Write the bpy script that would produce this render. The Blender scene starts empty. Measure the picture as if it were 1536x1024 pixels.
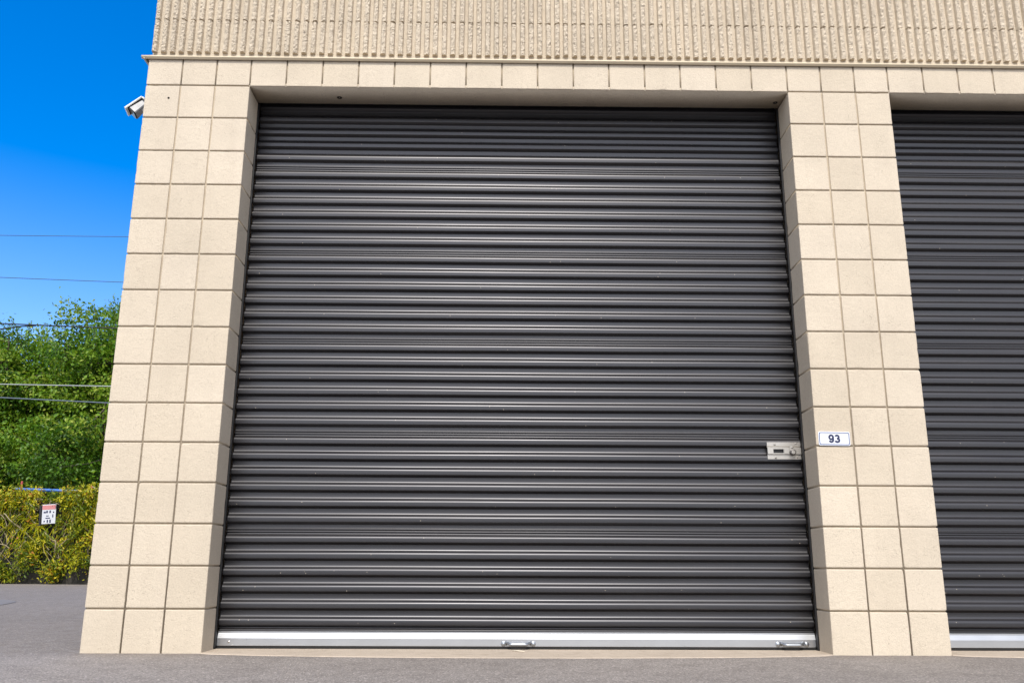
import bpy, math, random
import numpy as np
from mathutils import Vector, Matrix, noise as mn

random.seed(11)
rng = np.random.default_rng(11)
S = bpy.context.scene
COL = S.collection

# ------------------------------------------------------------------ helpers
class MB:
    """collects vertices and faces and links them as ONE mesh object"""
    def __init__(self):
        self.v = []; self.f = []; self.mi = []; self.a = []; self.cur = 0.0; self.m = 0
    def add(self, verts, faces, tint=None):
        o = len(self.v); self.v.extend([tuple(p) for p in verts])
        self.f.extend([tuple(i + o for i in f) for f in faces])
        self.mi.extend([self.m] * len(faces))
        self.a.extend([self.cur if tint is None else tint] * len(verts))
    def box(self, x0, x1, y0, y1, z0, z1):
        v = [(x, y, z) for x in (x0, x1) for y in (y0, y1) for z in (z0, z1)]
        self.add(v, [(0, 1, 3, 2), (4, 6, 7, 5), (0, 4, 5, 1), (2, 3, 7, 6), (0, 2, 6, 4), (1, 5, 7, 3)])
    def build(self, name, mats, parent=None, smooth=True, attr=False):
        me = bpy.data.meshes.new(name)
        me.from_pydata(self.v, [], self.f)
        for m in (mats if isinstance(mats, (list, tuple)) else [mats]):
            me.materials.append(m)
        me.polygons.foreach_set('material_index', self.mi)
        me.polygons.foreach_set('use_smooth', [smooth] * len(self.f))
        if attr:
            at = me.attributes.new('tint', 'FLOAT', 'POINT'); at.data.foreach_set('value', self.a)
        me.update()
        o = bpy.data.objects.new(name, me); COL.objects.link(o)
        if parent: o.parent = parent
        return o

def tag(o, label=None, cat=None, group=None, kind=None):
    if label: o['label'] = label
    if cat: o['category'] = cat
    if group: o['group'] = group
    if kind: o['kind'] = kind
    return o

def empty(name, loc=(0, 0, 0)):
    o = bpy.data.objects.new(name, None); o.location = loc; COL.objects.link(o); return o

def axis_coords(lo, hi, r, step):
    n = max(1, int(round((hi - lo - 3.4 * r) / step)))
    inner = [lo + 1.7 * r + (hi - lo - 3.4 * r) * i / n for i in range(n + 1)]
    return [lo, lo + .3 * r, lo + r] + inner + [hi - r, hi - .3 * r, hi]

def block(mb, lo, hi, r0=.0038, step=.014, sides='-y-x+x-z+z', rough=1.0):
    """one masonry unit: a box with worn, slightly chipped rounded arrises"""
    R = r0 * 1.35
    C = [axis_coords(lo[k], hi[k], R, step) for k in range(3)]
    seed = random.random() * 100
    def pt(p):
        q = Vector((p[0] * 38 + seed, p[1] * 38, p[2] * 38))
        n1 = mn.noise(q); n2 = mn.noise(q * .45 + Vector((7, 3, 1)))
        r = r0 * (1 + .35 * n1 * rough)
        if n2 > .36: r += (n2 - .36) * .019 * rough
        c = [min(max(p[k], lo[k] + r), hi[k] - r) for k in range(3)]
        d = [p[k] - c[k] for k in range(3)]
        L = math.sqrt(d[0] ** 2 + d[1] ** 2 + d[2] ** 2)
        if L < 1e-9: return tuple(p)
        return tuple(c[k] + d[k] * r / L for k in range(3))
    def face(ax, val, flip):
        a, b = [k for k in range(3) if k != ax]
        A, B = C[a], C[b]
        vs = []
        for x in A:
            for y in B:
                p = [0, 0, 0]; p[ax] = val; p[a] = x; p[b] = y
                vs.append(pt(p))
        nb = len(B); fs = []
        for i in range(len(A) - 1):
            for j in range(nb - 1):
                q = (i * nb + j, (i + 1) * nb + j, (i + 1) * nb + j + 1, i * nb + j + 1)
                fs.append(q[::-1] if flip else q)
        mb.add(vs, fs)
    mb.cur = random.random()
    if '-y' in sides: face(1, lo[1], False)
    if '+x' in sides: face(0, hi[0], False)
    if '-x' in sides: face(0, lo[0], True)
    if '+z' in sides: face(2, hi[2], False)
    if '-z' in sides: face(2, lo[2], True)

def tube(mb, path, radii, n=6, cap=True, tint=None):
    P = [Vector(p) for p in path]
    if not isinstance(radii, (list, tuple)): radii = [radii] * len(P)
    vs = []; fs = []
    ref = Vector((0.13, .31, 1)).normalized()
    for i, p in enumerate(P):
        t = (P[min(i + 1, len(P) - 1)] - P[max(i - 1, 0)]).normalized()
        if abs(t.dot(ref)) > .95: ref = Vector((1, .2, 0)).normalized()
        u = t.cross(ref).normalized(); w = t.cross(u)
        for k in range(n):
            a = 2 * math.pi * k / n
            vs.append(p + (u * math.cos(a) + w * math.sin(a)) * radii[i])
    for i in range(len(P) - 1):
        for k in range(n):
            k2 = (k + 1) % n
            fs.append((i * n + k, i * n + k2, (i + 1) * n + k2, (i + 1) * n + k))
    if cap:
        fs.append(tuple(range(n - 1, -1, -1))); fs.append(tuple((len(P) - 1) * n + k for k in range(n)))
    mb.add(vs, fs, tint)

def lathe(mb, center, axis, prof, n=16):
    """prof: list of (radius, distance along axis)"""
    ax = Vector(axis).normalized(); ref = Vector((0, 0, 1)) if abs(ax.z) < .9 else Vector((1, 0, 0))
    u = ax.cross(ref).normalized(); w = ax.cross(u); c = Vector(center)
    vs = []; fs = []
    for r, h in prof:
        for k in range(n):
            a = 2 * math.pi * k / n
            vs.append(c + ax * h + (u * math.cos(a) + w * math.sin(a)) * r)
    for i in range(len(prof) - 1):
        for k in range(n):
            k2 = (k + 1) % n
            fs.append((i * n + k, i * n + k2, (i + 1) * n + k2, (i + 1) * n + k))
    fs.append(tuple((len(prof) - 1) * n + k for k in range(n)))
    mb.add(vs, fs)

def extrude_x(mb, prof, x0, x1, nx=1, wob=0.0, closed=True):
    """profile in (y, z) swept along x"""
    n = len(prof); vs = []; fs = []
    for i in range(nx + 1):
        x = x0 + (x1 - x0) * i / nx
        for (y, z) in prof: vs.append((x, y, z))
    m = n if closed else n - 1
    for i in range(nx):
        for k in range(m):
            k2 = (k + 1) % n
            fs.append((i * n + k, i * n + k2, (i + 1) * n + k2, (i + 1) * n + k))
    if closed:
        fs.append(tuple(range(n))); fs.append(tuple(nx * n + k for k in reversed(range(n))))
    mb.add(vs, fs)

# ------------------------------------------------------------------ materials
def mat(name):
    m = bpy.data.materials.new(name); m.use_nodes = True
    nt = m.node_tree; b = nt.nodes['Principled BSDF']
    return m, nt, b
def N(nt, t, **kw):
    n = nt.nodes.new(t)
    for k, v in kw.items():
        if k.startswith('i_'):
            key = k[2:]
            n.inputs[int(key) if key.isdigit() else key.replace('_', ' ')].default_value = v
        else: setattr(n, k, v)
    return n
def L(nt, a, b): nt.links.new(a, b)
def coords(nt): return N(nt, 'ShaderNodeTexCoord').outputs['Object']
def noise_t(nt, co, scale, detail=3, rough=.55):
    n = N(nt, 'ShaderNodeTexNoise'); n.inputs['Scale'].default_value = scale
    n.inputs['Detail'].default_value = detail; n.inputs['Roughness'].default_value = rough
    L(nt, co, n.inputs['Vector']); return n.outputs['Fac']
def ramp(nt, fac, stops):
    r = N(nt, 'ShaderNodeValToRGB'); el = r.color_ramp.elements
    while len(el) < len(stops): el.new(.5)
    for e, (p, c) in zip(el, stops):
        e.position = p; e.color = (c, c, c, 1) if not isinstance(c, tuple) else (*c, 1)
    L(nt, fac, r.inputs['Fac']); return r.outputs['Color']
def mix(nt, fac, a, b, mode='MIX'):
    m = N(nt, 'ShaderNodeMix', data_type='RGBA', blend_type=mode)
    for s, v in ((m.inputs[0], fac), (m.inputs[6], a), (m.inputs[7], b)):
        if hasattr(v, 'is_output') or isinstance(v, bpy.types.NodeSocket): L(nt, v, s)
        elif isinstance(v, (int, float)): s.default_value = v
        else: s.default_value = (*v, 1)
    return m.outputs[2]
def math_n(nt, op, a, b=None):
    m = N(nt, 'ShaderNodeMath', operation=op)
    for s, v in ((m.inputs[0], a), (m.inputs[1], b)):
        if v is None: continue
        if isinstance(v, bpy.types.NodeSocket): L(nt, v, s)
        else: s.default_value = v
    return m.outputs[0]
def bump(nt, b, h, strength, dist, prev=None):
    n = N(nt, 'ShaderNodeBump'); n.inputs['Strength'].default_value = strength
    n.inputs['Distance'].default_value = dist; L(nt, h, n.inputs['Height'])
    if prev is not None: L(nt, prev, n.inputs['Normal'])
    L(nt, n.outputs['Normal'], b.inputs['Normal']); return n.outputs['Normal']

def masonry(name, base, dirt=.1, pit=1.0, fine=1.0, tint=True, grime=0.0):
    m, nt, b = mat(name); co = coords(nt)
    lo = tuple(c * .90 for c in base); hi = tuple(min(1, c * 1.05) for c in base)
    c = mix(nt, ramp(nt, noise_t(nt, co, 2.2, 5), [(.3, 0.), (.7, 1.)]), lo, hi)
    c = mix(nt, math_n(nt, 'MULTIPLY', ramp(nt, noise_t(nt, co, 26, 4), [(.35, 0.), (.75, 1.)]), .22), c, tuple(x * .84 for x in base))
    g = noise_t(nt, co, 125, 3, .7)
    c = mix(nt, 1.0, c, ramp(nt, g, [(.3, .90), (.7, 1.07)]), 'MULTIPLY')
    if tint:
        at = N(nt, 'ShaderNodeAttribute', attribute_name='tint')
        t = ramp(nt, at.outputs['Fac'], [(0., (.945, .94, .93)), (.5, (.985, .985, .985)), (1., (1.03, 1.035, 1.05))])
        c = mix(nt, 1.0, c, t, 'MULTIPLY')
    # small pores of the block showing through the paint, a few of them dirty
    vo = N(nt, 'ShaderNodeTexVoronoi', feature='F1'); vo.inputs['Scale'].default_value = 170; L(nt, co, vo.inputs['Vector'])
    sep = N(nt, 'ShaderNodeSeparateColor'); L(nt, vo.outputs['Color'], sep.inputs[0])
    near = ramp(nt, vo.outputs['Distance'], [(.16, 1.), (.34, 0.)])
    pick = ramp(nt, sep.outputs[0], [(.66, 0.), (.70, 1.)])
    clus = ramp(nt, noise_t(nt, co, 9, 2), [(.42, 0.), (.62, 1.)])
    pits = math_n(nt, 'MULTIPLY', math_n(nt, 'MULTIPLY', near, pick), clus)
    c = mix(nt, math_n(nt, 'MULTIPLY', pits, .55), c, tuple(x * .42 for x in base))
    if grime:
        # drips and dust with a shape of their own
        mp = N(nt, 'ShaderNodeMapping'); mp.inputs['Scale'].default_value = (1, 1, .12); L(nt, co, mp.inputs['Vector'])
        g = ramp(nt, noise_t(nt, mp.outputs[0], 11, 6, .62), [(.50, 0.), (.72, 1.)])
        c = mix(nt, math_n(nt, 'MULTIPLY', g, grime), c, (base[0] * .55, base[1] * .52, base[2] * .5))
    L(nt, c, b.inputs['Base Color'])
    b.inputs['Roughness'].default_value = .78; b.inputs['Specular IOR Level'].default_value = .3
    h = math_n(nt, 'SUBTRACT', math_n(nt, 'MULTIPLY', noise_t(nt, co, 150, 5, .65), .9 * fine), math_n(nt, 'MULTIPLY', pits, .8 * pit))
    h = math_n(nt, 'ADD', h, math_n(nt, 'MULTIPLY', noise_t(nt, co, 42, 2), .8 * fine))
    bump(nt, b, h, .75, .0032)
    return m

PAINT = (.562, .488, .387)
M_BLOCK = masonry('painted_block', PAINT, grime=.10)
M_MORTAR = masonry('painted_mortar', (.40, .335, .25), tint=False, fine=1.4)
M_FLUTE = masonry('fluted_block', (.568, .492, .388), fine=2.0, pit=1.6, tint=False, grime=.26)
M_THRESH = masonry('threshold_concrete', (.47, .395, .315), fine=1.6, tint=False, grime=.4)

def simple(name, col, rough=.5, metal=0., spec=.5, noise=0., scale=30, bumpv=0.):
    m, nt, b = mat(name); co = coords(nt)
    f = noise_t(nt, co, scale, 4)
    c = mix(nt, f, tuple(x * (1 - noise) for x in col), tuple(min(1, x * (1 + noise)) for x in col))
    L(nt, c, b.inputs['Base Color'])
    b.inputs['Roughness'].default_value = rough; b.inputs['Metallic'].default_value = metal
    b.inputs['Specular IOR Level'].default_value = spec
    if noise:
        r = math_n(nt, 'ADD', math_n(nt, 'MULTIPLY', noise_t(nt, co, scale * .6, 4), .22), rough - .11)
        L(nt, r, b.inputs['Roughness'])
    if bumpv: bump(nt, b, noise_t(nt, co, scale * 3, 3), .4, bumpv)
    return m

M_FLASH = simple('painted_flashing', (.56, .475, .34), .45, noise=.06, scale=12)
M_BLACK = simple('black_steel', (.012, .012, .013), .5, noise=.1)
M_RUBBER = simple('black_rubber', (.01, .01, .01), .8)
M_ZINC = simple('galvanised_steel', (.36, .385, .42), .40, metal=.9, noise=.08, scale=22, bumpv=.0002)
M_ALU = simple('aluminium_bar', (.43, .445, .47), .36, metal=.85, noise=.05, scale=9)
M_LATCH = simple('stainless_latch', (.47, .445, .41), .40, metal=.85, noise=.07, scale=40)
M_LOCK = simple('dark_lock_metal', (.13, .12, .115), .4, metal=.7)
M_CHROME = simple('worn_chrome', (.7, .7, .7), .25, metal=1., noise=.05)
M_WHITE = simple('white_plastic', (.80, .80, .78), .4, noise=.02)
M_GREY = simple('grey_plastic', (.27, .28, .30), .45, noise=.03)
M_DARKGLASS = simple('dark_glass', (.01, .01, .012), .12)
M_SIGNW = simple('white_enamel', (.66, .69, .74), .3, noise=.02)
M_PANEL = simple('faded_panel', (.52, .54, .58), .4, noise=.12, scale=12)
M_NAVY = simple('navy_enamel', (.012, .018, .07), .4)
M_BLUELINE = simple('blue_enamel', (.03, .06, .20), .4)
M_HOLE = simple('dark_hole', (.02, .017, .013), .9)
M_ROOF = simple('roof_membrane', (.4, .4, .4), .8, noise=.1)

# dark door paint with dust and specks
M_DOOR, nt, b = mat('charcoal_door_paint'); co = coords(nt)
mp = N(nt, 'ShaderNodeMapping'); mp.inputs['Scale'].default_value = (.25, 1, 3); L(nt, co, mp.inputs['Vector'])
dust = ramp(nt, noise_t(nt, mp.outputs[0], 6, 6, .6), [(.35, 0.), (.8, 1.)])
c = mix(nt, math_n(nt, 'MULTIPLY', dust, .55), (.0062, .0057, .0064), (.0165, .0146, .0145))
vo = N(nt, 'ShaderNodeTexVoronoi', feature='F1'); vo.inputs['Scale'].default_value = 30; L(nt, co, vo.inputs['Vector'])
sep = N(nt, 'ShaderNodeSeparateColor'); L(nt, vo.outputs['Color'], sep.inputs[0])
speck = math_n(nt, 'MULTIPLY', ramp(nt, vo.outputs['Distance'], [(.05, 1.), (.085, 0.)]), ramp(nt, sep.outputs[1], [(.965, 0.), (.97, 1.)]))
c = mix(nt, speck, c, (.30, .26, .2))
L(nt, c, b.inputs['Base Color'])
r = math_n(nt, 'ADD', math_n(nt, 'MULTIPLY', dust, .10), .345)
L(nt, r, b.inputs['Roughness']); b.inputs['Specular IOR Level'].default_value = .78; b.inputs['Specular Tint'].default_value = (.925, .93, 1, 1)

# asphalt
M_ASPH, nt, b = mat('asphalt'); co = coords(nt)
big = noise_t(nt, co, .55, 5, .6)
c = mix(nt, ramp(nt, big, [(.3, 0.), (.7, 1.)]), (.218, .196, .178), (.272, .245, .223))
c = mix(nt, ramp(nt, noise_t(nt, co, 5.5, 5, .65), [(.45, 0.), (.8, 1.)]), c, (.187, .166, .150))
vo = N(nt, 'ShaderNodeTexVoronoi', feature='F1'); vo.inputs['Scale'].default_value = 165; L(nt, co, vo.inputs['Vector'])
sep = N(nt, 'ShaderNodeSeparateColor'); L(nt, vo.outputs['Color'], sep.inputs[0])
st = ramp(nt, sep.outputs[0], [(0., .55), (.5, .94), (.9, 1.25), (1., 2.0)])
c = mix(nt, .8, c, st, 'MULTIPLY')
sy = N(nt, 'ShaderNodeSeparateXYZ'); L(nt, co, sy.inputs[0])
grit = math_n(nt, 'MULTIPLY', ramp(nt, math_n(nt, 'ADD', sy.outputs[1], .35), [(.10, 0.), (.34, 1.), (.36, 1.)]), ramp(nt, noise_t(nt, co, 14, 5, .7), [(.40, 0.), (.68, 1.)]))
c = mix(nt, math_n(nt, 'MULTIPLY', grit, .6), c, (.150, .120, .090))
v2 = N(nt, 'ShaderNodeTexVoronoi', feature='F1'); v2.inputs['Scale'].default_value = 26; L(nt, co, v2.inputs['Vector'])
s2 = N(nt, 'ShaderNodeSeparateColor'); L(nt, v2.outputs['Color'], s2.inputs[0])
c = mix(nt, math_n(nt, 'MULTIPLY', ramp(nt, v2.outputs['Distance'], [(.10, 1.), (.16, 0.)]), ramp(nt, s2.outputs[0], [(.90, 0.), (.93, 1.)])), c, (.52, .48, .42))
c = mix(nt, math_n(nt, 'MULTIPLY', ramp(nt, v2.outputs['Distance'], [(.09, 1.), (.15, 0.)]), ramp(nt, s2.outputs[1], [(.93, 0.), (.95, 1.)])), c, (.06, .05, .045))
L(nt, c, b.inputs['Base Color']); b.inputs['Roughness'].default_value = .85; b.inputs['Specular IOR Level'].default_value = .3
h = math_n(nt, 'SUBTRACT', math_n(nt, 'MULTIPLY', noise_t(nt, co, 60, 4), .6), vo.outputs['Distance'])
bump(nt, b, h, .7, .004)
M_PATCH = simple('asphalt_patch', (.185, .172, .165), .85, noise=.3, scale=90, bumpv=.003)

def leafmat(name, stops, trans, rough=.45):
    m, nt, b = mat(name)
    at = N(nt, 'ShaderNodeAttribute', attribute_name='tint')
    c = ramp(nt, at.outputs['Fac'], stops)
    L(nt, c, b.inputs['Base Color']); b.inputs['Roughness'].default_value = rough
    b.inputs['Specular IOR Level'].default_value = .35
    tr = N(nt, 'ShaderNodeBsdfTranslucent')
    tc = mix(nt, 1.0, c, (1.25, 1.2, .5), 'MULTIPLY'); L(nt, tc, tr.inputs['Color'])
    ms = N(nt, 'ShaderNodeMixShader'); ms.inputs[0].default_value = trans
    L(nt, b.outputs[0], ms.inputs[1]); L(nt, tr.outputs[0], ms.inputs[2])
    L(nt, ms.outputs[0], nt.nodes['Material Output'].inputs['Surface'])
    return m
M_LEAF = leafmat('tree_leaf', [(0., (.020, .068, .004)), (.45, (.085, .195, .010)), (.8, (.185, .315, .018)), (1., (.30, .37, .05))], .35)
M_VINE = leafmat('vine_leaf', [(0., (.04, .085, .004)), (.4, (.15, .20, .004)), (.75, (.45, .42, .006)), (.94, (.58, .48, .04)), (1., (.40, .15, .02))], .25)
M_BARK = simple('bark', (.085, .065, .05), .9, noise=.35, scale=20, bumpv=.01)
M_STEM = simple('vine_stem', (.28, .235, .14), .85, noise=.35, scale=14)
M_BOARD = simple('old_fence_boards', (.028, .025, .02), .9, noise=.3, scale=8)

# ------------------------------------------------------------------ layout (metres, wall plane y = 0, x to the right, z up)
X0, X3, X18, X21 = .0038, .5937, 3.6902, 4.2777
X36, X39 = X21 + 3.0965, X21 + 3.0965 + .59
DEP = .1906
def ZR(n): return .205 * (n - .0417 * n * (n - 15) / 100)
Z15 = ZR(15); ZTOP = 3.252          # soffit and top of the smooth blocks
J = .0078                           # mortar joint
YB = 8.0                            # depth of the building

bld = empty('storage_building')
tag(bld, 'cream painted block self storage building with fluted upper wall and dark roller doors', 'building')

def pier(xa, xb, name='pier'):
    mb = MB()
    w = (xb - xa) / 3
    for r in range(15):
        z0, z1 = ZR(r), ZR(r + 1)
        jz = J / 2
        for k in range(3):
            a = xa + k * w + (0 if k == 0 else J / 2); c = xa + (k + 1) * w - (0 if k == 2 else J / 2)
            block(mb, (a + random.uniform(-.0008, .0008) * (k != 0), random.uniform(-.0008, .0008), z0 + (jz if r else -.03)), (c, DEP, z1 - jz))
    mb.m = 1; mb.cur = .5
    mb.box(xa + .0045, xb - .0045, .0080, DEP - .001, -.03, Z15)
    return mb.build(name, [M_BLOCK, M_MORTAR], bld, attr=True)
pier(X0, X3); pier(X18, X21); pier(X36, X39)

# lintel course
mb = MB()
xs = [X0 + (X3 - X0) * k / 3 for k in range(3)] + [X3 + (X18 - X3) * k / 15 for k in range(15)] + \
     [X18 + (X21 - X18) * k / 3 for k in range(3)] + [X21 + (X36 - X21) * k / 15 for k in range(15)] + [X36 + (X39 - X36) * k / 3 for k in range(4)]
for k in range(len(xs) - 1):
    over = (3 <= k < 18) or (21 <= k < 36)
    a = xs[k] + (0 if k == 0 else J / 2); c = xs[k + 1] - (0 if k == len(xs) - 2 else J / 2)
    block(mb, (a, random.uniform(-.0008, .0008), Z15 + (0 if over else J / 2)), (c, DEP, ZTOP))
    if over and random.random() < .85:       # mortar squeezed out under the joint
        mb2z = Z15 - .002
        lathe(mb, (xs[k], .006, mb2z + .006), (0, .15, -1), [(.0055, 0), (.0050, .004), (.0025, .008 + random.random() * .004)], 8)
mb.m = 1; mb.cur = .5
mb.box(X0 + .0045, X39 - .0045, .0080, DEP - .001, Z15 + .0016, ZTOP - .002)
mb.m = 0; mb.cur = .4
for xa_, xb_ in ((X3, X18), (X21, X36)):
    mb.box(xa_ + .0005, xb_ - .0005, .0068, DEP + .0012, Z15 - .0009, Z15 + .02)
for x in (1.35, 1.8, 2.55, 3.3, 5.1, 6.4):             # thin lips where the soffit paint has cracked
    mb.box(x, x + .0016, .03, DEP - .02, Z15 - .0013, Z15 + .001)
mb.build('lintel', [M_BLOCK, M_MORTAR], bld, attr=True)

# left side wall, coursed the same way
mb = MB()
for r in range(16):
    z0, z1 = (ZR(r), ZR(r + 1)) if r < 15 else (Z15, ZTOP)
    y = DEP + .006
    while y < YB - .1:
        y2 = y + .1965
        block(mb, (X0 + random.uniform(-.0006, .0006), y, z0 + J / 2), (X0 + .15, y2, z1 - J / 2), sides='-x', step=.07)
        y = y2 + J
mb.m = 1; mb.cur = .5
mb.box(X0 + .006, X0 + .15, DEP + .002, YB - .1, -.03, ZTOP)
mb.build('side_wall', [M_BLOCK, M_MORTAR], bld, attr=True)

# inner mass behind the doors, back wall and roof
mb = MB(); mb.box(X0 + .16, X39 - .02, .42, YB, -.03, 4.35)
mb.build('back_wall', M_MORTAR, bld, smooth=False)
mb = MB(); mb.box(X0 + .17, X39 - .03, .15, YB - .05, 4.36, 4.42)
mb.build('roof', M_ROOF, bld, smooth=False)

# fluted, split-face upper wall -----------------------------------------------------------------
YG = .016                               # groove plane
ZF0 = 3.264
rows = [ZF0 + .232 * k for k in range(6)]
mb = MB()
mb.box(X0 + .02, X39 - .02, YG, YG + .2, ZTOP + .004, rows[-1])
def rib(mb, ox, oy, ax, zlo, zhi, wbase, wtop, h, dz, seed):
    h *= 1 + .16 * mn.noise(Vector((seed * 7.7, 2, 5)))
    """a broken-faced vertical rib; ax = unit direction along the wall, normal points out of it"""
    nrm = (ax[1], -ax[0])
    nz = max(2, int((zhi - zlo) / dz)); us = [-.5, -.46, -.22, 0, .22, .46, .5]
    vs = []; fs = []
    for i in range(nz + 1):
        z = zlo + (zhi - zlo) * i / nz
        for k, u in enumerate(us):
            edge = k in (0, len(us) - 1)
            wv = wbase if edge else wtop * (1 / .92 if k in (1, 5) else 1)
            q = Vector((u * 3.1 + seed, z * 62, seed * 1.7))
            n1 = mn.noise(q); n2 = mn.noise(q * 2.3)
            d = 0 if edge else h * (.86 if k in (1, 5) else 1) + (.0062 * n1 + .0044 * n2) - .010 * max(0, mn.noise(Vector((seed * 3, z * 9, u))) - .15)
            s = u * wv + (0 if edge else .0011 * n2)
            zz = z + (0 if (edge or i in (0, nz)) else .002 * n1)
            if i in (0, nz) and not edge: zz += .004 * n1 * (1 if i == 0 else 1)
            vs.append((ox + ax[0] * s + nrm[0] * d, oy + ax[1] * s + nrm[1] * d, zz))
    m = len(us)
    for i in range(nz):
        for k in range(m - 1):
            fs.append((i * m + k, i * m + k + 1, (i + 1) * m + k + 1, (i + 1) * m + k))
    fs.append(tuple(reversed(range(m)))); fs.append(tuple(nz * m + k for k in range(m)))
    mb.add(vs, fs)
nr = int(round((X39 - X0) / .0508)); px = (X39 - X0) / nr
for r in range(len(rows) - 1):
    z0, z1 = rows[r] + (.020 if r == 0 else 0), rows[r + 1]
    off = random.uniform(-.002, .002)
    for k in range(nr):
        vis = r < 2 and k < 112
        g = .0022 + .002 * random.random()
        x = X0 + (k + .5) * px + off + random.uniform(-.001, .001)
        x = min(max(x, X0 + .017), X39 - .017)
        rib(mb, x, YG, (1, 0), z0 + g + random.uniform(0, .003), z1 - g, .0325 + random.uniform(-.001, .001), .0225 + random.uniform(-.0015, .0015), .0255, .0058 if vis else .04, r * 31.7 + k * 2.37)
    for k in range(int((YB - .2) / .0508)):
        rib(mb, X0 + .02, .05 + k * .0508, (0, -1), z0 + .003, z1 - .003, .0325, .0225, .0215, .012 if k < 8 and r < 2 else .08, 900 + r * 17 + k * 3.1)
mb.box(X0 + .02, X0 + .2, YG + .2, YB - .1, ZTOP + .004, rows[-1])
mb.build('fluted_wall', M_FLUTE, bld, smooth=False)
mb = MB()
mb.box(X0 - .03, X39 + .03, -.04, .24, rows[-1] + .002, rows[-1] + .05)
mb.build('parapet_cap', M_FLASH, bld, smooth=False)

# metal flashing between the two kinds of block: sloped top, rolled lip, drip return
mb = MB()
zl = 3.2345
prof = [(YG - .001, zl + .0235), (-.014, zl + .0205), (-.0185, zl + .019), (-.0205, zl + .0165), (-.021, zl + .0125), (-.0195, zl + .009),
        (-.016, zl + .0065), (-.0125, zl + .002), (-.0105, zl), (-.009, zl + .0015), (-.012, zl + .0075), (-.0155, zl + .0105), (-.0155, zl + .0155), (-.004, zl + .0185), (YG - .001, zl + .0205)]
nseg = 60
vs = []; fs = []; n = len(prof)
for i in range(nseg + 1):
    x = X0 - .0375 + (X39 + .06 - X0) * i / nseg
    w = .0011 * mn.noise(Vector((x * 1.7, 3, 1))); w2 = .0012 * mn.noise(Vector((x * 1.3, 9, 1)))
    for (y, z) in prof: vs.append((x, y + w * (1 if y < 0 else 0), z + w2))
for i in range(nseg):
    for k in range(n):
        k2 = (k + 1) % n; fs.append((i * n + k, i * n + k2, (i + 1) * n + k2, (i + 1) * n + k))
fs.append(tuple(range(n))); fs.append(tuple(nseg * n + k for k in reversed(range(n))))
mb.add(vs, fs)
# the return along the left side
vs = []; fs = []
for i, y in enumerate((-.017, YB - .1)):
    for (yy, z) in prof: vs.append((X0 + yy * 1.75, y, z - .0012))
for k in range(n):
    k2 = (k + 1) % n; fs.append((k, n + k, n + k2, k2))
fs.append(tuple(reversed(range(n)))); fs.append(tuple(range(n, 2 * n)))
mb.add(vs, fs)
mb.build('flashing', M_FLASH, bld)

# drilled holes and a rusty spot
def hole(x, y, z, nrm, r):
    mb = MB(); p = Vector((x, y, z)) + Vector(nrm) * .0012
    lathe(mb, p, nrm, [(r * 1.5, -.0022), (r * 1.35, 0), (r, .0002), (r * .9, -.0005), (r * .1, -.0015)], 14)
    mb.build('anchor_hole', M_HOLE, bld)
hole(.14, 0, 2.993, (0, -1, 0), .0045)
hole(1.087, .12, Z15 - .001, (0, 0, -1), .011)
hole(3.655, .125, Z15 - .001, (0, 0, -1), .010)

# thresholds
def threshold(xa, xb, name='threshold'):
    mb = MB(); nx = 70; vs = []; fs = []
    for i in range(nx + 1):
        t = i / nx; x = xa + (xb - xa) * t
        yf = -.004 - .185 * (math.sin(math.pi * min(max(t, 0), 1)) ** .55) + .006 * mn.noise(Vector((x * 6, 1, 2))) + .003 * mn.noise(Vector((x * 31, 1, 2)))
        for y, z in ((yf - .006, -.02), (yf, .0008), (yf + .01, .0018), (.02, .002), (.12, .0022), (.42, .0025)): vs.append((x, y, z + .0008 * mn.noise(Vector((x * 9, y * 9, 0)))))
    m = 6
    for i in range(nx):
        for k in range(m - 1): fs.append((i * m + k, (i + 1) * m + k, (i + 1) * m + k + 1, i * m + k + 1))
    mb.add(vs, fs); mb.build(name, M_THRESH, bld)
threshold(X3 + .0, X18 - .0); threshold(X21, X36)

# ------------------------------------------------------------------ roller doors
W = X18 - X3
def curtain_profile():
    """(y, z) outline of the corrugated curtain from bottom to top, plus panel index"""
    ups = []
    for nseam in range(0, 7):
        u0 = .0480 + .5225 * nseam
        ups.append((u0, True))
        for k in range(5): ups.append((u0 + .105 + .0835 * k, False))
    yc, yv, half = .2320, .2515, .0088
    pts = []          # corner points with bend radius
    pts.append((yv, .070, 0))
    for i, (u, seam) in enumerate(ups):
        if u - .048 > .072: pts += [(yv, u - .0468, .0022), (yc, u - .0345, .0026)]
        elif u - .0345 > .072: pts += [(yc, u - .034, .002)]
        if u > .075:
            pts += [(yc, u - half, .0088), (yv, u + half, .0088)]
        if seam:
            b = max(u + half, .079)
            pts += [(yv, b + .0065, .001), (yv - .0042, b + .0085, .0016), (yv - .0042, b + .0135, .0016), (yv - .0012, b + .0155, .001), (yv - .0012, b + .0185, .001), (yv - .0055, b + .0215, .0022), (yv - .0055, b + .0275, .0022), (yv, b + .0305, .001)]
    pts = [p for p in pts if p[1] < 3.19]
    out = []
    for i, (y, z, r) in enumerate(pts):
        if i in (0, len(pts) - 1) or r == 0: out.append((y, z)); continue
        p = Vector((y, z)); a = Vector(pts[i - 1][:2]) - p; c = Vector(pts[i + 1][:2]) - p
        la, lc = a.length, c.length
        if la < 1e-6 or lc < 1e-6: out.append((y, z)); continue
        a /= la; c /= lc; t = min(r, la * .45, lc * .45)
        s, e = p + a * t, p + c * t
        nb = 10 if r > .008 else 5
        for k in range(nb + 1):
            q = k / nb; out.append(tuple((1 - q) ** 2 * s + 2 * q * (1 - q) * p + q * q * e))
    return out
PROF = curtain_profile()
tilt = [random.uniform(-1, 1) for _ in range(9)]
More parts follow.
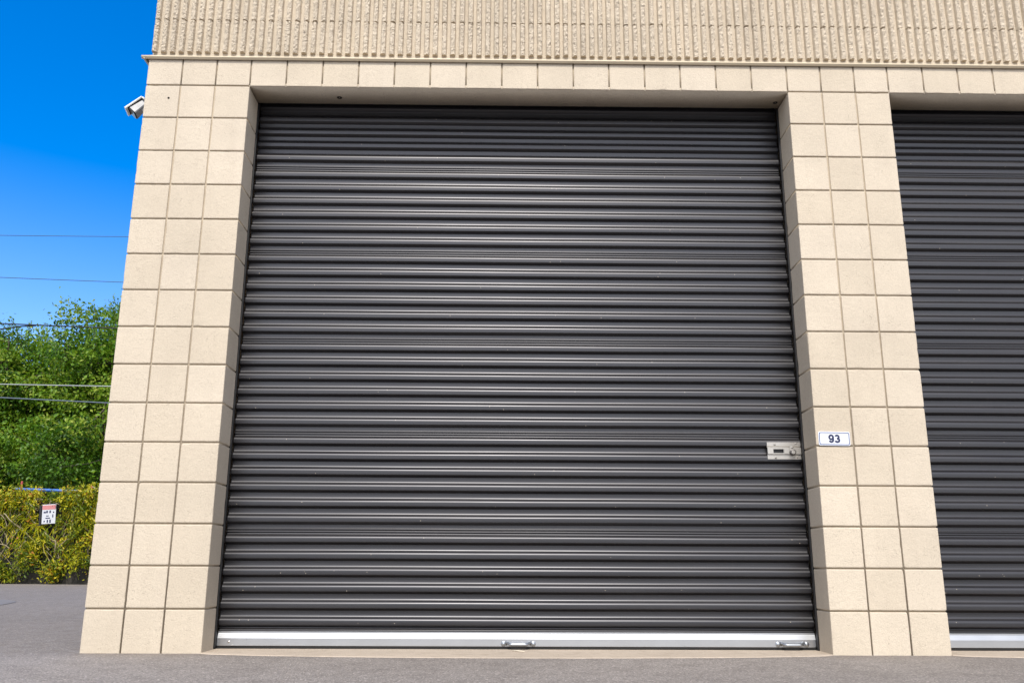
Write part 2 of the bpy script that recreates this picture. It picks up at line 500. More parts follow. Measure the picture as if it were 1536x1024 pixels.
def make_door(x_off, full):
    mb = MB(); nx = 140; n = len(PROF); vs = []; fs = []
    for i in range(nx + 1):
        x = .002 + (W - .004) * i / nx
        for (y, z) in PROF:
            k = int((z - .048) / .5225); f = (z - .048) / .5225 - k
            pan = .0016 * tilt[k] * (f - .5) * (1 + .3 * math.sin(x * 1.3 + k))
            oil = .0009 * mn.noise(Vector((x * 1.1 + x_off, z * 2.3, 4))) + .00012 * mn.noise(Vector((x * 4 + x_off, z * 9, 8)))
            zw = .0015 * mn.noise(Vector((x * 1.1 + x_off, z * 5.1, 14)))
            vs.append((x, y + pan + oil, z + zw))
    for i in range(nx):
        for k in range(n - 1): fs.append((i * n + k, (i + 1) * n + k, (i + 1) * n + k + 1, i * n + k + 1))
    mb.add(vs, fs)
    d = mb.build('roller_door', M_DOOR, bld); d.location = (x_off, 0, 0)
    # bottom bar: galvanised channel with a sloped shoulder
    mb = MB()
    prof = [(.262, .0165), (.2262, .0165), (.2255, .018), (.2255, .0535), (.2262, .0555), (.2335, .0762), (.2345, .0778), (.2372, .0785), (.2372, .0868), (.2395, .0868), (.2395, .079), (.262, .079)]
    extrude_x(mb, prof, .004, W - .004, 40)
    mb.box(.004, .155, .2243, .2254, .0178, .0528)          # end plate lapped over the bar
    mb.build('bottom_bar', M_ALU, d, smooth=False)
    mb = MB(); mb.box(.003, W - .003, .231, .256, .0032, .0163); mb.box(.003, W - .003, .2285, .2305, .0045, .0163)
    mb.build('bottom_seal', M_RUBBER, d, smooth=False)
    for xa, xb, xc in ((-.02, .0060, .0035), (W - .0060, W + .02, W - .0035)):
        mb = MB(); mb.box(xa, xb, .1935, .2105, .006, 3.14)
        mb.box(min(xc, xa + .02) if xa < 0 else xb - .02, xa + .0235 if xa < 0 else max(xc, xb - .0235) , .2107, .2135, .006, 3.14)
        mb.build('guide_rail', M_BLACK, d, smooth=False)
    mb = MB(); mb.box(.012, W - .012, .1935, .222, 3.085, 3.18)  # black strip in the gap between lintel and curtain
    mb.build('header_strip', M_RUBBER, d, smooth=False)
    if full:
        for xa, xb, z in ((2.058 - X3, 2.233 - X3, .030), (3.477 - X3, 3.647 - X3, .031)):
            mb = MB(); y0 = .2252
            for x in (xa + .011, xb - .011):
                lathe(mb, (x, y0, z), (0, -1, 0), [(.0135, 0), (.0135, .0025), (.012, .0035), (.0088, .0037), (.0082, .0062), (.006, .0078), (.002, .0085)], 20)
                mb.box(x - .002 if x < (xa + xb) / 2 else x - .018, x + .018 if x < (xa + xb) / 2 else x + .002, y0 - .0028, y0, z - .0085, z + .0085)
            # the grip: a flattened bow standing off the bar
            path = []; 
            for k in range(25):
                t = k / 24; x = xa + .024 + (xb - xa - .048) * t
                e = min(1, min(t, 1 - t) / .22); e = e * e * (3 - 2 * e)
                path.append((x, y0 - .002 - .026 * e, z + .007 - .009 * e))
            tube(mb, path, [.0072 + .0012 * min(1, min(k, 24 - k) / 6) for k in range(25)], 12)
            mb.build('handle', M_ZINC, d)
        mb = MB()
        for (x, z, r) in ((.660 - X3, .036, .0055), (.678 - X3, .02, .0028)):
            lathe(mb, (x, .2244, z), (0, -1, 0), [(r, 0), (r, .0018), (r * .8, .0028), (r * .2, .0034)], 14)
        mb.build('bolt', M_CHROME, d)
        # latch: hat-section plate, padlock window, cylinder lock, screws
        mb = MB(); xa, xb = 3.501 - X3, 3.684 - X3; zc = 1.0315
        zt, zb = zc + .0470, zc - .0455
        yf, yr = .2290, .2215
        prof = [(yf + .003, zt), (yf, zt), (yf, zt - .0215), (yf + .004, zt - .024), (yf + .004, zt - .0275), (yr, zt - .031), (yr, zb + .027), (yf, zb + .0235), (yf, zb), (yf + .003, zb)]
        def strip(x0, x1, pa):
            vs = [(x0, y, z) for y, z in pa] + [(x1, y, z) for y, z in pa]; n = len(pa)
            mb.add(vs, [(k, n + k, n + k + 1, k + 1) for k in range(n - 1)])
            mb.add([(x0, y, z) for y, z in pa] + [(x0, yf + .006, z) for y, z in pa], [(k, k + 1, n + k + 1, n + k) for k in range(n - 1)])
        wx0, wx1, wz0, wz1 = xa + .031, xa + .087, zc - .013, zc + .0085
        strip(xa, wx0, prof)
        strip(wx1, xb, prof)
        strip(wx0, wx1, [p for p in prof[:6]] + [(yr, wz1)])
        strip(wx0, wx1, [(yr, wz0)] + prof[6:])
        # window reveal
        for q in (((wx0, wz0), (wx1, wz0)), ((wx1, wz0), (wx1, wz1)), ((wx1, wz1), (wx0, wz1)), ((wx0, wz1), (wx0, wz0))):
            (a, za), (c2, zc2) = q
            mb.add([(a, yr, za), (c2, yr, zc2), (c2, yr + .012, zc2), (a, yr + .012, za)], [(0, 1, 2, 3)])
        # raised sliding bar next to the window and the lock cylinder
        mb.box(wx1 + .004, wx1 + .026, yr - .0032, yr - .0002, zb + .030, zt - .034)
        for (x, z) in ((xa + .042, zt - .0105), (xa + .157, zt - .007), (xa + .044, zb + .010), (xa + .162, zb + .012)):
            lathe(mb, (x, yf - .0002, z), (0, -1, 0), [(.0052, 0), (.0048, .0016), (.003, .003), (.0008, .0034)], 12)
        cx, cz_ = xa + .135, zc - .009
        lathe(mb, (cx, yr, cz_), (0, -1, -.0), [(.0155, 0), (.0155, .006), (.0145, .013), (.0125, .0155), (.0100, .0152), (.0095, .0140), (.0052, .0140), (.005, .0162), (.0012, .0165)], 20)
        mb.box(cx - .0155, cx - .003, yr - .004, yr - .0003, cz_ + .004, cz_ + .034)
        lathe(mb, (cx - .002, yr, cz_ + .026), (0, -1, 0), [(.0068, 0), (.006, .006), (.003, .0085), (.0008, .009)], 14)
        mb.m = 2
        lathe(mb, (cx, yr, cz_), (0, -1, 0), [(.0172, 0), (.0172, .0045), (.0160, .0142), (.0128, .0160)], 20)
        mb.m = 0
        lathe(mb, (cx, yr, cz_), (0, -1, 0), [(.0098, .0155), (.0098, .0172), (.0060, .0174), (.0056, .0166), (.001, .0166)], 20)
        mb.m = 2
        for (x, z) in ((xa + .042, zt - .0105), (xa + .044, zb + .010)): mb.box(x - .006, x + .006, yf - .0012, yf - .0003, z - .0075, z - .0045)
        mb.m = 1; mb.box(wx0 - .001, wx1 + .001, yr + .0105, yr + .0108, wz0 - .001, wz1 + .001)
        mb.build('latch', [M_LATCH, M_BLACK, M_LOCK], d, smooth=False)
    return d
make_door(X3, True)
make_door(X21, False)

# ------------------------------------------------------------------ number sign
sg = empty('number_sign', (3.785, -.0005, 1.0665)); sg.rotation_euler = (0, math.radians(.6), 0)
tag(sg, 'small white enamel number plate reading 93 on the block pier beside the latch', 'number sign')
def rrect(w, h, r, n=6):
    pts = []
    for cx, cz, a0 in ((w / 2 - r, h / 2 - r, 0), (-w / 2 + r, h / 2 - r, 90), (-w / 2 + r, -h / 2 + r, 180), (w / 2 - r, -h / 2 + r, 270)):
        for k in range(n + 1):
            a = math.radians(a0 + 90 * k / n); pts.append((cx + r * math.cos(a), cz + r * math.sin(a)))
    return pts
def plate(mb, w, h, r, y0, y1):
    p = rrect(w, h, r); q = rrect(w - .002, h - .002, r - .001); n = len(p)
    vs = [(x, y0, z) for x, z in p] + [(x, y1 + .001, z) for x, z in p] + [(x, y1, z) for x, z in q]
    fs = [(k, (k + 1) % n, n + (k + 1) % n, n + k) for k in range(n)] + [(n + k, n + (k + 1) % n, 2 * n + (k + 1) % n, 2 * n + k) for k in range(n)]
    fs.append(tuple(range(2 * n, 3 * n)))
    mb.add(vs, fs)
mb = MB(); plate(mb, .1655, .0735, .009, 0, -.0045); mb.build('plate', M_SIGNW, sg, smooth=False)
mb = MB(); a = rrect(.158, .0655, .008); c = rrect(.1500, .0575, .0060); n = len(a); y = -.0049
vs = [(x, y, z) for x, z in a] + [(x, y, z) for x, z in c]
mb.add(vs, [(k, n + k, n + (k + 1) % n, (k + 1) % n) for k in range(n)])
mb.build('border', M_BLUELINE, sg, smooth=False)
def ribbon(mb, pts, w, y0=-.0050, d=.0003):
    n = len(pts); vs = []
    for i, (x, z) in enumerate(pts):
        ax, az = pts[max(i - 1, 0)]; bx, bz = pts[min(i + 1, n - 1)]
        tx, tz = bx - ax, bz - az; q = math.hypot(tx, tz); nx_, nz_ = -tz / q * w / 2, tx / q * w / 2
        vs += [(x + nx_, y0 - d, z + nz_), (x - nx_, y0 - d, z - nz_)]
    mb.add(vs, [(2 * i, 2 * i + 1, 2 * i + 3, 2 * i + 2) for i in range(n - 1)])
def arc(cx, cz, rx, rz, a0, a1, n=22):
    return [(cx + rx * math.cos(math.radians(a0 + (a1 - a0) * k / n)), cz + rz * math.sin(math.radians(a0 + (a1 - a0) * k / n))) for k in range(n + 1)]
mb = MB(); TW = .0098
ribbon(mb, arc(-.0165, .0070, .0099, .0104, -5, 365, 40), TW)
ribbon(mb, arc(-.0168, .0005, .0102, .0175, 30, -12, 8) + arc(-.0172, -.0055, .0104, .0117, 8, -88, 12) + arc(-.0168, -.0072, .0092, .0100, -92, -165, 10), TW, -.00515)
ribbon(mb, arc(.0145, .0082, .0088, .0090, 160, -78, 26) + [(.0128, -.0006)], TW)
ribbon(mb, [(.0128, .0004)] + arc(.0148, -.0082, .0104, .0090, 84, -165, 28), TW, -.00515)
no = mb.build('number', M_NAVY, sg, smooth=False)

# ------------------------------------------------------------------ security camera on the side wall
cam_o = empty('security_camera', (-.112, .20, 3.028)); cam_o.scale = (.80, .80, .80)
tag(cam_o, 'white hooded security camera tilted down on the side wall under the flashing', 'security camera')
e1 = Vector((-.66, -.18, -.73)).normalized(); e3 = Vector((0, 1, 0)); e2 = e1.cross(e3).normalized(); e3 = e2.cross(e1).normalized()
if e2.z > 0: e2 = -e2
def fr(p): return e1 * p[0] + e2 * p[1] + e3 * p[2]
def lbox(mb, sec0, sec1, a0, a1, bev=.006):
    """prism along e1 between rectangular sections (e2lo,e2hi,e3half)"""
    vs = []
    for a, (b0, b1, h) in ((a0, sec0), (a1, sec1)):
        for (bb, hh) in ((b0 + bev, -h), (b1 - bev, -h), (b1, -h + bev), (b1, h - bev), (b1 - bev, h), (b0 + bev, h), (b0, h - bev), (b0, -h + bev)):
            vs.append(fr((a, bb, hh)))
    n = 8
    mb.add(vs, [(k, (k + 1) % n, n + (k + 1) % n, n + k) for k in range(n)] + [tuple(reversed(range(n))), tuple(range(n, 2 * n))])
mb = MB(); lbox(mb, (-.048, -.034, .050), (-.050, -.034, .052), -.075, .075, .005)
lbox(mb, (-.034, -.010, .050), (-.034, -.012, .052), -.080, -.072, .002)
mb.build('sun_shield', M_WHITE, cam_o, smooth=False)
mb = MB(); lbox(mb, (-.030, .016, .030), (-.031, .034, .042), -.070, .046); mb.build('housing', M_GREY, cam_o, smooth=False)
mb = MB()
lbox(mb, (-.031, .034, .042), (-.030, .031, .038), .0465, .056); mb.build('front_window', M_DARKGLASS, cam_o, smooth=False)
mb = MB(); lbox(mb, (-.0335, -.0305, .040), (-.0335, -.0315, .044), -.068, .060, .001); mb.build('gap_shade', M_BLACK, cam_o, smooth=False)  # black strip: shade in the gap under the shield put into colour
mb = MB(); tube(mb, [(-.0 + .02, .0, .0), (.06, .02, .025), (.12, .03, .03)], [.014, .016, .018], 12)
lathe(mb, (.1408, .03, .03), (-1, 0, 0), [(.04, 0), (.04, .008), (.034, .013), (.018, .015)], 20)
mb.build('bracket', M_WHITE, cam_o)

# ------------------------------------------------------------------ ground
mb = MB()
nx, ny = 60, 60
def gx(i): t = i / nx * 2 - 1; return 2 + 150 * t * abs(t)
def gy(j): t = j / ny * 2 - 1; return 2 + 150 * t * abs(t)
vs = [(gx(i), gy(j), -.0015) for i in range(nx + 1) for j in range(ny + 1)]
mb.add(vs, [(i * (ny + 1) + j, (i + 1) * (ny + 1) + j, (i + 1) * (ny + 1) + j + 1, i * (ny + 1) + j + 1) for i in range(nx) for j in range(ny)])
g = mb.build('ground', M_ASPH, None, smooth=False); tag(g, kind='structure', label='grey asphalt yard in front of the storage building')
mb = MB(); vs = []
for k in range(40):
    a = 2 * math.pi * k / 40; rr = 1 + .05 * math.sin(3 * a + 1) + .03 * math.sin(7 * a)
    vs.append((-4.35 + .85 * rr * math.cos(a) - .53 * 1.5 * rr * math.sin(a), 6.0 + 1.5 * rr * math.sin(a), .0025))
mb.add(vs, [tuple(range(40))])
g = mb.build('asphalt_patch', M_PATCH, None, smooth=False); tag(g, kind='structure', label='darker round repair patch in the asphalt at the left')

# ------------------------------------------------------------------ leaves
def leaf_quads(mb, C, l, w, tint, up=.0, dirs=None):
    n = len(C)
    d = rng.normal(size=(n, 3)) if dirs is None else dirs + rng.normal(size=(n, 3)) * .35
    d[:, 2] -= up; d /= np.linalg.norm(d, axis=1)[:, None]
    q = rng.normal(size=(n, 3)); q[:, 2] += 1.1; q[:, 1] -= .7
    s = np.cross(d, q); s /= np.linalg.norm(s, axis=1)[:, None] + 1e-9
    nn = np.cross(s, d)
    l = l[:, None]; w = w[:, None]
    V = np.stack([C - d * l / 2, C + s * w / 2 + nn * w * .12, C + d * l / 2, C - s * w / 2 + nn * w * .12], 1).reshape(-1, 3)
    o = len(mb.v)
    mb.v.extend(map(tuple, V.tolist()))
    mb.f.extend([(o + 4 * i, o + 4 * i + 1, o + 4 * i + 2, o + 4 * i + 3) for i in range(n)])
    mb.mi.extend([mb.m] * n); mb.a.extend(np.repeat(tint, 4).tolist())

def make_tree(x, y, H, rad, zlow, label, lean=(0, 0), ncl=260, seed=1, gate=-.42):
    global rng
    rng = np.random.default_rng(seed); rd = random.Random(seed)
    root = empty('broadleaf_tree', (x, y, 0)); tag(root, label, 'tree', 'trees behind the vine fence')
    tr = MB(); path = []; rr = []
    for k in range(9):
        t = k / 8
        path.append((lean[0] * t + .18 * math.sin(3 * t + seed), lean[1] * t + .15 * math.sin(4 * t + seed * 2), -.1 + H * .86 * t)); rr.append(.17 * (1 - t) ** .8 + .012)
    tube(tr, path, rr, 8)
    limbs = [Vector(p) for p in path[2:]]
    for k in range(20):
        t = rd.uniform(.14, .82); i = int(t * 8); b0 = Vector(path[i]).lerp(Vector(path[min(i + 1, 8)]), t * 8 - i)
        a = k * 2.4 + rd.uniform(-.4, .4); ln = rad * rd.uniform(.65, 1.0) * (1 - .45 * max(0, t - .5)); up = rd.uniform(.3, .9)
        pp = [b0]
        for s in range(1, 6):
            u = s / 5
            pp.append(b0 + Vector((math.cos(a) * ln * u + rd.uniform(-.1, .1), math.sin(a) * ln * u + rd.uniform(-.1, .1), ln * up * (u ** 1.3) + rd.uniform(-.08, .08))))
        tube(tr, pp, [.055 * (1 - s / 6) + .008 for s in range(6)], 5)
        limbs += pp[2:]
    # crown: leaf clumps in an uneven ellipsoid
    cr = MB(); zc, zh = (H + zlow) / 2, (H - zlow) / 2
    cents = []
    tries = 0
    while len(cents) < ncl and tries < 20000:
        tries += 1
        v = Vector((rd.gauss(0, 1), rd.gauss(0, 1), rd.gauss(0, 1))).normalized()
        rho = rd.random() ** .42
        lump = 1 + .30 * mn.noise(v * 1.9 + Vector((seed * 5, 0, 0))) + .22 * mn.noise(v * 4.3 + Vector((seed, 9, 0)))
        v.z = math.copysign(abs(v.z) ** .72, v.z); p = Vector((v.x * rad * rho * lump, v.y * rad * rho * lump, zc + v.z * zh * rho * min(lump, 1.02)))
        if p.z > H: continue
        if mn.noise(p * .8 + Vector((seed * 3, 1, 1))) < gate: continue
        cents.append(p)
    for i, p in enumerate(cents):
        cl = rd.uniform(.28, .55); nl = int(rd.uniform(80, 190))
        base = np.array(p) + rng.normal(size=(nl, 3)) * np.array([cl, cl, cl * .62]) * .62
        sz = rng.uniform(.07, .15, nl)
        t0 = rd.choice([rd.uniform(.10, .45), rd.uniform(.5, .95), rd.uniform(.4, .9)])
        leaf_quads(cr, base, sz, sz * rng.uniform(.45, .65, nl), np.clip(t0 + rng.normal(size=nl) * .16, 0, 1))
        if i % 2 == 0:
            q = min(limbs, key=lambda l: (l - p).length)
            m = q.lerp(p, .5) + Vector((0, 0, -.08)); tube(tr, [q, m, p], [.016, .011, .005], 4, cap=False)
    for k in range(60):         # loose shoots poking out of the top and sides
        v = Vector((rd.gauss(0, 1), rd.gauss(0, 1), abs(rd.gauss(0, 1)) + .3)).normalized()
        b0 = Vector((v.x * rad * .9, v.y * rad * .9, zc + v.z * zh * .93)); ln = rd.uniform(.25, .65)
        e = b0 + (v * .5 + Vector((0, 0, .7))) * ln
        tube(tr, [b0, b0.lerp(e, .5) + Vector((rd.uniform(-.06, .06), 0, 0)), e], [.009, .007, .003], 4, cap=False)
        nl = int(ln * 80); tt = rng.random(nl)
        pts = np.array(b0)[None] * (1 - tt[:, None]) + np.array(e)[None] * tt[:, None] + rng.normal(size=(nl, 3)) * .055
        sz = rng.uniform(.05, .10, nl)
        leaf_quads(cr, pts, sz, sz * .55, np.clip(.55 + rng.normal(size=nl) * .2, 0, 1))
    cr.build('crown', M_LEAF, root, smooth=False, attr=True)
    tr.build('trunk', M_BARK, root)
    return root
make_tree(-13.0, 23.2, 7.7, 2.75, 1.0, 'green broadleaf tree at the left edge behind the vine fence, with the lower flatter crown', seed=3, ncl=1050, gate=-.7)
make_tree(-9.35, 22.0, 8.2, 2.45, 1.2, 'tallest green tree, its top rising beside the building corner', seed=8, ncl=800, lean=(-.3, 0))
make_tree(-12.6, 27.5, 7.6, 3.2, .6, 'darker green tree standing behind the two front trees', seed=21, ncl=520)

# ------------------------------------------------------------------ vine-covered fence
def fy(x): return 16.2 + .25 * (-8.7 - x)
fn = empty('vine_fence', (-8.7, 16.2, 0)); tag(fn, 'board fence smothered in yellow green vines behind the asphalt', 'fence')
OF = Vector((-8.7, 16.2, 0))
mb = MB(); x = -14.0
while x < -2.5:
    y = fy(x) - OF.y + .12; w = .14
    h = 1.80 + random.uniform(-.03, .03)
    mb.box(x - OF.x, x + w - OF.x, y, y + .025 + random.uniform(0, .006), 0, h); x += w + .006
for z in (.4, 1.6):
    mb.add([(-14 - OF.x, fy(-14) - OF.y + .17, z), (-2.5 - OF.x, fy(-2.5) - OF.y + .17, z), (-2.5 - OF.x, fy(-2.5) - OF.y + .17, z + .09), (-14 - OF.x, fy(-14) - OF.y + .17, z + .09)], [(0, 1, 2, 3)])
mb.build('board_panel', M_BOARD, fn, smooth=False)
rng = np.random.default_rng(5); rd = random.Random(5)
st = MB(); lf = MB()
SX0, SX1, SZ0, SZ1 = -8.38, -7.93, 1.29, 1.79      # the sign keeps clear of leaves
def clear(x, z): return SX0 < x < SX1 and SZ0 < z < SZ1
nst = 0
while nst < 900:
    x = rd.uniform(-14, -2.6); dense = -11 < x < -6.3
    if not dense and rd.random() < .45: continue
    nst += 1
    gap = rd.random() < .8
    z = rd.choice([2.0, 1.97, 1.9, 1.7, 1.5, 1.2, .9]) + rd.uniform(-.15, .05)
    if -9.5 < x < -7.7: z = min(z, 1.82)
    if gap and mn.noise(Vector((x * 2.6, (z - .25) * 2.6, 3))) < .05: continue
    dx = rd.uniform(-1, 1); pts = []; p = Vector((x, fy(x) + rd.uniform(-.18, .05), z)); ln = rd.uniform(.5, 1.5)
    ph = rd.uniform(0, 6); out = rd.uniform(.02, .16)
    for k in range(10):
        t = k / 9
        xx = x + dx * ln * .95 * t + .10 * math.sin(ph + 6 * t); zz = z + .10 * math.sin(math.pi * min(1, t * 2.2)) * rd.uniform(.5, 1) - ln * .62 * t * t + .05 * math.sin(ph * 2 + 7 * t)
        if zz < .02: break
        yy = fy(xx) - out * math.sin(math.pi * min(1, t * 1.4)) - .05 + rd.uniform(-.012, .012)
        pts.append(Vector((xx, yy, zz)))
    pts = [q for q in pts if not clear(q.x, q.z)] if any(clear(q.x, q.z) for q in pts[:3]) else pts
    cut = next((i for i, q in enumerate(pts) if clear(q.x, q.z)), len(pts)); pts = pts[:cut]
    if len(pts) < 3: continue
    r0 = rd.choice([.007, .009, .012, .016])
    young = rd.random() < .68
    lf.cur = rd.uniform(.35, .85); st.cur = 0
    tube(lf if young else st, [q - OF for q in pts], [r0 * (1 - .5 * i / len(pts)) for i in range(len(pts))], 4, cap=False)
    if rd.random() < .8 and mn.noise(Vector((x * 2.6, (z - .2) * 2.6, 3))) > -.05:
        nl = int(ln * rd.uniform(14, 40)); t0 = rd.uniform(.15, .85)
        ii = rng.integers(0, len(pts) - 1, nl); ff = rng.random(nl)
        P = np.array([list(q - OF) for q in pts]); B = P[ii] * (1 - ff[:, None]) + P[ii + 1] * ff[:, None] + rng.normal(size=(nl, 3)) * .035
        keep = np.array([not clear(q[0] + OF.x, q[2] + OF.z) for q in B]); B = B[keep]; nl = len(B)
        if nl:
            sz = rng.uniform(.06, .14, nl); D = (P[np.minimum(ii + 1, len(pts) - 1)] - P[ii])[keep] * 4
            leaf_quads(lf, B, sz, sz * rng.uniform(.2, .4, nl), np.clip(t0 + rng.normal(size=nl) * .2, 0, 1), up=.25, dirs=D)
# tufts: clumps that make light and dark areas, and a ragged top
for k in range(820):
    x = rd.uniform(-14, -2.6) if k % 3 else rd.uniform(-10.8, -6.6)
    z = rd.choice([rd.uniform(1.8, 2.02), rd.uniform(.1, 2.1), rd.uniform(.1, 2.1), rd.uniform(.1, .7)])
    if -9.5 < x < -7.75 and z > 1.86 and k % 5: continue
    if mn.noise(Vector((x * 2.6, z * 2.6, 3))) < .12 and z < 1.85: continue
    nl = rd.randint(50, 130); cl = rd.uniform(.05, .13); t0 = rd.choice([rd.uniform(.05, .4), rd.uniform(.5, .9)])
    B = np.array([x, fy(x) - rd.uniform(.0, .2), z]) - np.array(OF) + rng.normal(size=(nl, 3)) * np.array([cl * 1.2, cl * .7, cl])
    keep = np.array([not clear(q[0] + OF.x, q[2] + OF.z) and q[2] > .02 for q in B]); B = B[keep]; nl = len(B)
    if not nl: continue
    sz = rng.uniform(.04, .11, nl)
    leaf_quads(lf, B, sz, sz * rng.uniform(.25, .45, nl), np.clip(t0 + rng.normal(size=nl) * .16, 0, 1), up=.35)
lf.build('vine_leaves', M_VINE, fn, smooth=False, attr=True); st.build('vine_stems', M_STEM, fn)

# notice on the fence: red header, white field, dark marks too small to read
ns = empty('notice_sign', (-8.135, fy(-8.135) - .16, 1.535)); ns.rotation_euler = (math.radians(2), math.radians(-3), math.radians(-8))
tag(ns, 'small white notice with a red band on top hanging in the vines', 'sign')
mb = MB(); mb.box(-.165, .165, 0, .012, -.22, .21); mb.build('panel', M_PANEL, ns, smooth=False)
M_RED = simple('red_band', (.50, .20, .20), .5, noise=.1)
mb = MB(); mb.box(-.161, .161, -.003, -.0005, .095, .19); mb.build('red_band', M_RED, ns, smooth=False)
for row in (((-.10, .035, .05, .035), (-.045, .045, .04, .05), (.03, .045, .035, .055), (.115, .03, .03, .03)), ((-.03, -.045, .06, .02), (.10, -.05, .025, .07)), ((-.02, -.095, .11, .022),), ((-.025, -.165, .03, .07), (.04, -.165, .035, .07), (-.10, -.165, .03, .03))):
    mb = MB()
    for (x, z, w, h) in row: mb.box(x - w / 2, x + w / 2, -.003, -.0005, z - h / 2, z + h / 2)
    mb.build('lettering', M_NAVY, ns, smooth=False)
mb = MB(); mb.box(-.235, -.185, .0, .09, -.25, .2); mb.build('post', M_BLACK, ns, smooth=False)

# blue container and red post behind the fence
M_BLUE = simple('blue_paint', (.05, .15, .46), .4, noise=.1, scale=6)
sk = empty('steel_container', (-8.95, 17.6, 0)); tag(sk, 'blue steel container behind the vine fence, only its top rim showing', 'container')
mb = MB()
mb.box(-.66, .66, -.3, 1.5, 0, 1.86)
for k in range(6): mb.box(-.62 + .24 * k, -.56 + .24 * k, -.345, -.302, .1, 1.82)
for xx in (-.6, .6): mb.box(xx - .03, xx + .03, -.38, -.3, 1.8, 2.12)
mb.build('body', M_BLUE, sk, smooth=False)
mb = MB(); tube(mb, [(-.73, -.36, 2.185), (-.5, -.36, 2.185), (0, -.36, 2.17), (.5, -.36, 2.155), (.78, -.36, 2.145)], .036, 10); mb.build('rim', M_BLUE, sk)
M_POST = simple('red_post_paint', (.36, .04, .035), .5, noise=.15)
mb = MB(); lathe(mb, (0, 0, 0), (0, 0, 1), [(.024, 0), (.024, 2.33), (.018, 2.355), (.008, 2.36)], 12)
rp = mb.build('marker_post', M_POST); rp.location = (-9.42, 17.0, 0); tag(rp, 'thin red post rising above the fence behind the blue rim', 'post')

# ------------------------------------------------------------------ overhead lines
M_W1 = simple('wire_thin', (.05, .09, .13), .5); M_W3 = simple('wire_black', (.012, .012, .014), .6); M_W4 = simple('wire_pale', (.30, .33, .33), .5); M_W5 = simple('wire_slate', (.10, .13, .16), .4)
def wire(name, pts, r, m, label):
    mb = MB()
    (xa, za), (xb, zb) = pts; P = []
    for k in range(60):
        x = -45 + (55) * k / 59; t = (x - xa) / (xb - xa)
        P.append((x, 15.0, za + (zb - za) * t + .0009 * (x - xa) * (x - xb)))
    tube(mb, P, r, 6); o = mb.build(name, m); tag(o, label, 'overhead wire', 'overhead wires across the sky and trees'); return o
wire('overhead_wire', ((-9.662, 7.855), (-6.752, 7.849)), .0075, M_W1, 'topmost thin wire crossing the blue sky')
wire('overhead_wire', ((-9.512, 6.827), (-6.782, 6.737)), .008, M_W1, 'second thin wire crossing the sky, sloping down to the right')
o = wire('overhead_wire', ((-8.671, 5.702), (-6.778, 5.638)), .0145, M_W3, 'thick black cable running along the tree tops')
wire('overhead_wire', ((-9.148, 4.323), (-6.773, 4.293)), .012, M_W4, 'pale grey cable crossing in front of the trees')
wire('overhead_wire', ((-9.104, 4.021), (-6.729, 3.915)), .0135, M_W5, 'slate grey cable just below the pale one, in front of the trees')
mb = MB(); P = [(-45, 15.03, 5.0)] + [(-9.334 - .6 * k, 15.03, 5.603 - .05 * k) for k in range(8, -1, -1)] + [(-8.9, 15.03, 5.67), (-8.55, 15.03, 5.69)]
tube(mb, P, .015, 6); o = mb.build('overhead_wire', M_W3); tag(o, 'black branch cable joining the thick one above the left tree', 'overhead wire', 'overhead wires across the sky and trees')

# ------------------------------------------------------------------ a pale twig lying on the threshold
mb = MB(); tube(mb, [(-.028, .03, .004), (-.005, .008, .0052), (.018, -.014, .0045), (.034, -.026, .0035)], [.0022, .0032, .0028, .0014], 6)
tw = mb.build('twig', simple('dry_twig', (.62, .56, .45), .8, noise=.2)); tw.location = (2.14, .085, .0028)
tag(tw, 'short pale dry twig lying on the threshold under the middle handle', 'twig')
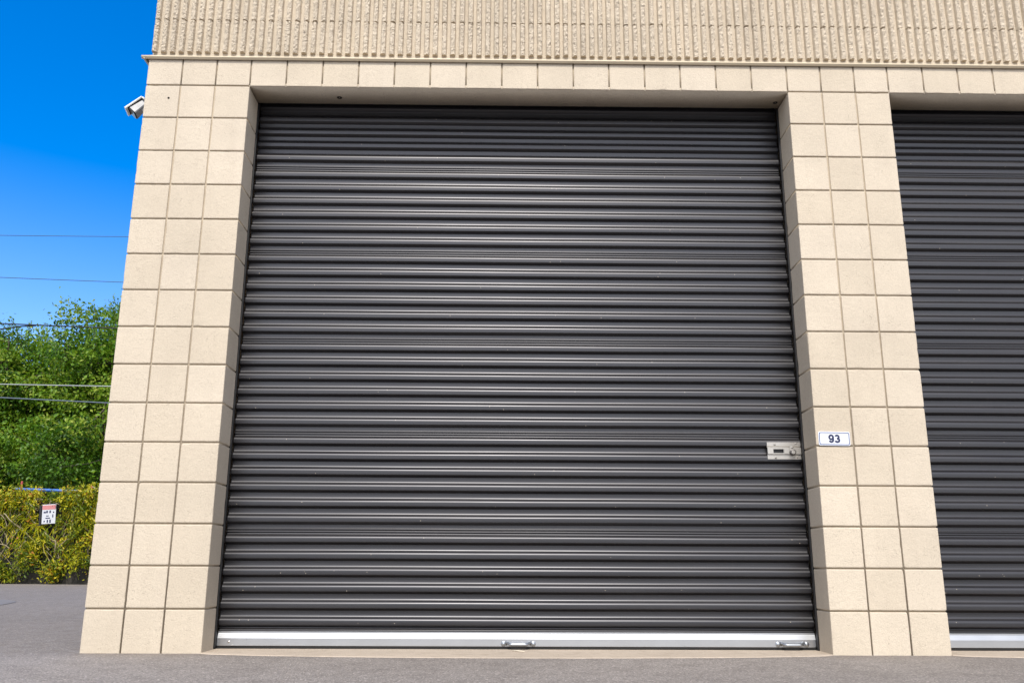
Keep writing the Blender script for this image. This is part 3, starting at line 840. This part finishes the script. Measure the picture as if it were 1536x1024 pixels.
# ------------------------------------------------------------------ light
EL, AZ = math.radians(51), math.radians(.5)         # the sun stands behind the photographer, a little to the left
sun = bpy.data.lights.new('sun', 'SUN'); sun.energy = 2.2; sun.angle = math.radians(.5); sun.color = (1, .935, .84)
so = bpy.data.objects.new('sun', sun); COL.objects.link(so)
d = Vector((math.sin(AZ) * math.cos(EL), math.cos(AZ) * math.cos(EL), -math.sin(EL)))
so.rotation_euler = d.to_track_quat('-Z', 'Y').to_euler(); so.location = (-5, -30, 40)
w = bpy.data.worlds.new('World'); S.world = w; w.use_nodes = True; nt = w.node_tree
bg = nt.nodes['Background']; sky = N(nt, 'ShaderNodeTexSky', sky_type='NISHITA')
sky.sun_disc = False; sky.sun_elevation = EL; sky.sun_rotation = math.pi + AZ
sky.altitude = 200; sky.air_density = 1.0; sky.dust_density = 1.2; sky.ozone_density = 3.5
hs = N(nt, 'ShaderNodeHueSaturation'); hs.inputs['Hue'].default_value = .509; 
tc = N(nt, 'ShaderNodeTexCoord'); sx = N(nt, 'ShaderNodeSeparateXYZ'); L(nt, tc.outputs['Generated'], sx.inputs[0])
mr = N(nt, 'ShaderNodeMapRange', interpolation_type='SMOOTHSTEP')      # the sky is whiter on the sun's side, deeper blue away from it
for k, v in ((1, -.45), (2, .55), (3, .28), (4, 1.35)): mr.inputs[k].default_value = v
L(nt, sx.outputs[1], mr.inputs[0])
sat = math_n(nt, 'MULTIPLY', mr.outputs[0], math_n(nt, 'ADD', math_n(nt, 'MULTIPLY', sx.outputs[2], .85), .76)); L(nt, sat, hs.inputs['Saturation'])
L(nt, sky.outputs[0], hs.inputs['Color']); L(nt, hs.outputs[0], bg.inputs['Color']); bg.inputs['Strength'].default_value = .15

# ------------------------------------------------------------------ camera
cd = bpy.data.cameras.new('camera'); cd.sensor_width = 36; cd.lens = 1328.212 / 1536 * 36; cd.clip_end = 1000; cd.clip_start = .05
co_ = bpy.data.objects.new('camera', cd); COL.objects.link(co_)
yaw, pitch, roll = -.0128, .2491, -.0041
R = Matrix.Rotation(yaw, 3, 'Z') @ Matrix.Rotation(pitch, 3, 'X') @ Matrix.Rotation(roll, 3, 'Y')
right, fwd, up = R @ Vector((1, 0, 0)), R @ Vector((0, 1, 0)), R @ Vector((0, 0, 1))
M = Matrix((right, up, -fwd)).transposed().to_4x4(); M.translation = Vector((2.0449, -4.5766, .4125))
co_.matrix_world = M
S.camera = co_
S.view_settings.view_transform = 'Standard'; S.view_settings.look = 'None'; S.view_settings.exposure = .82; S.view_settings.gamma = 1
S.cycles.max_bounces = 8; S.cycles.diffuse_bounces = 6
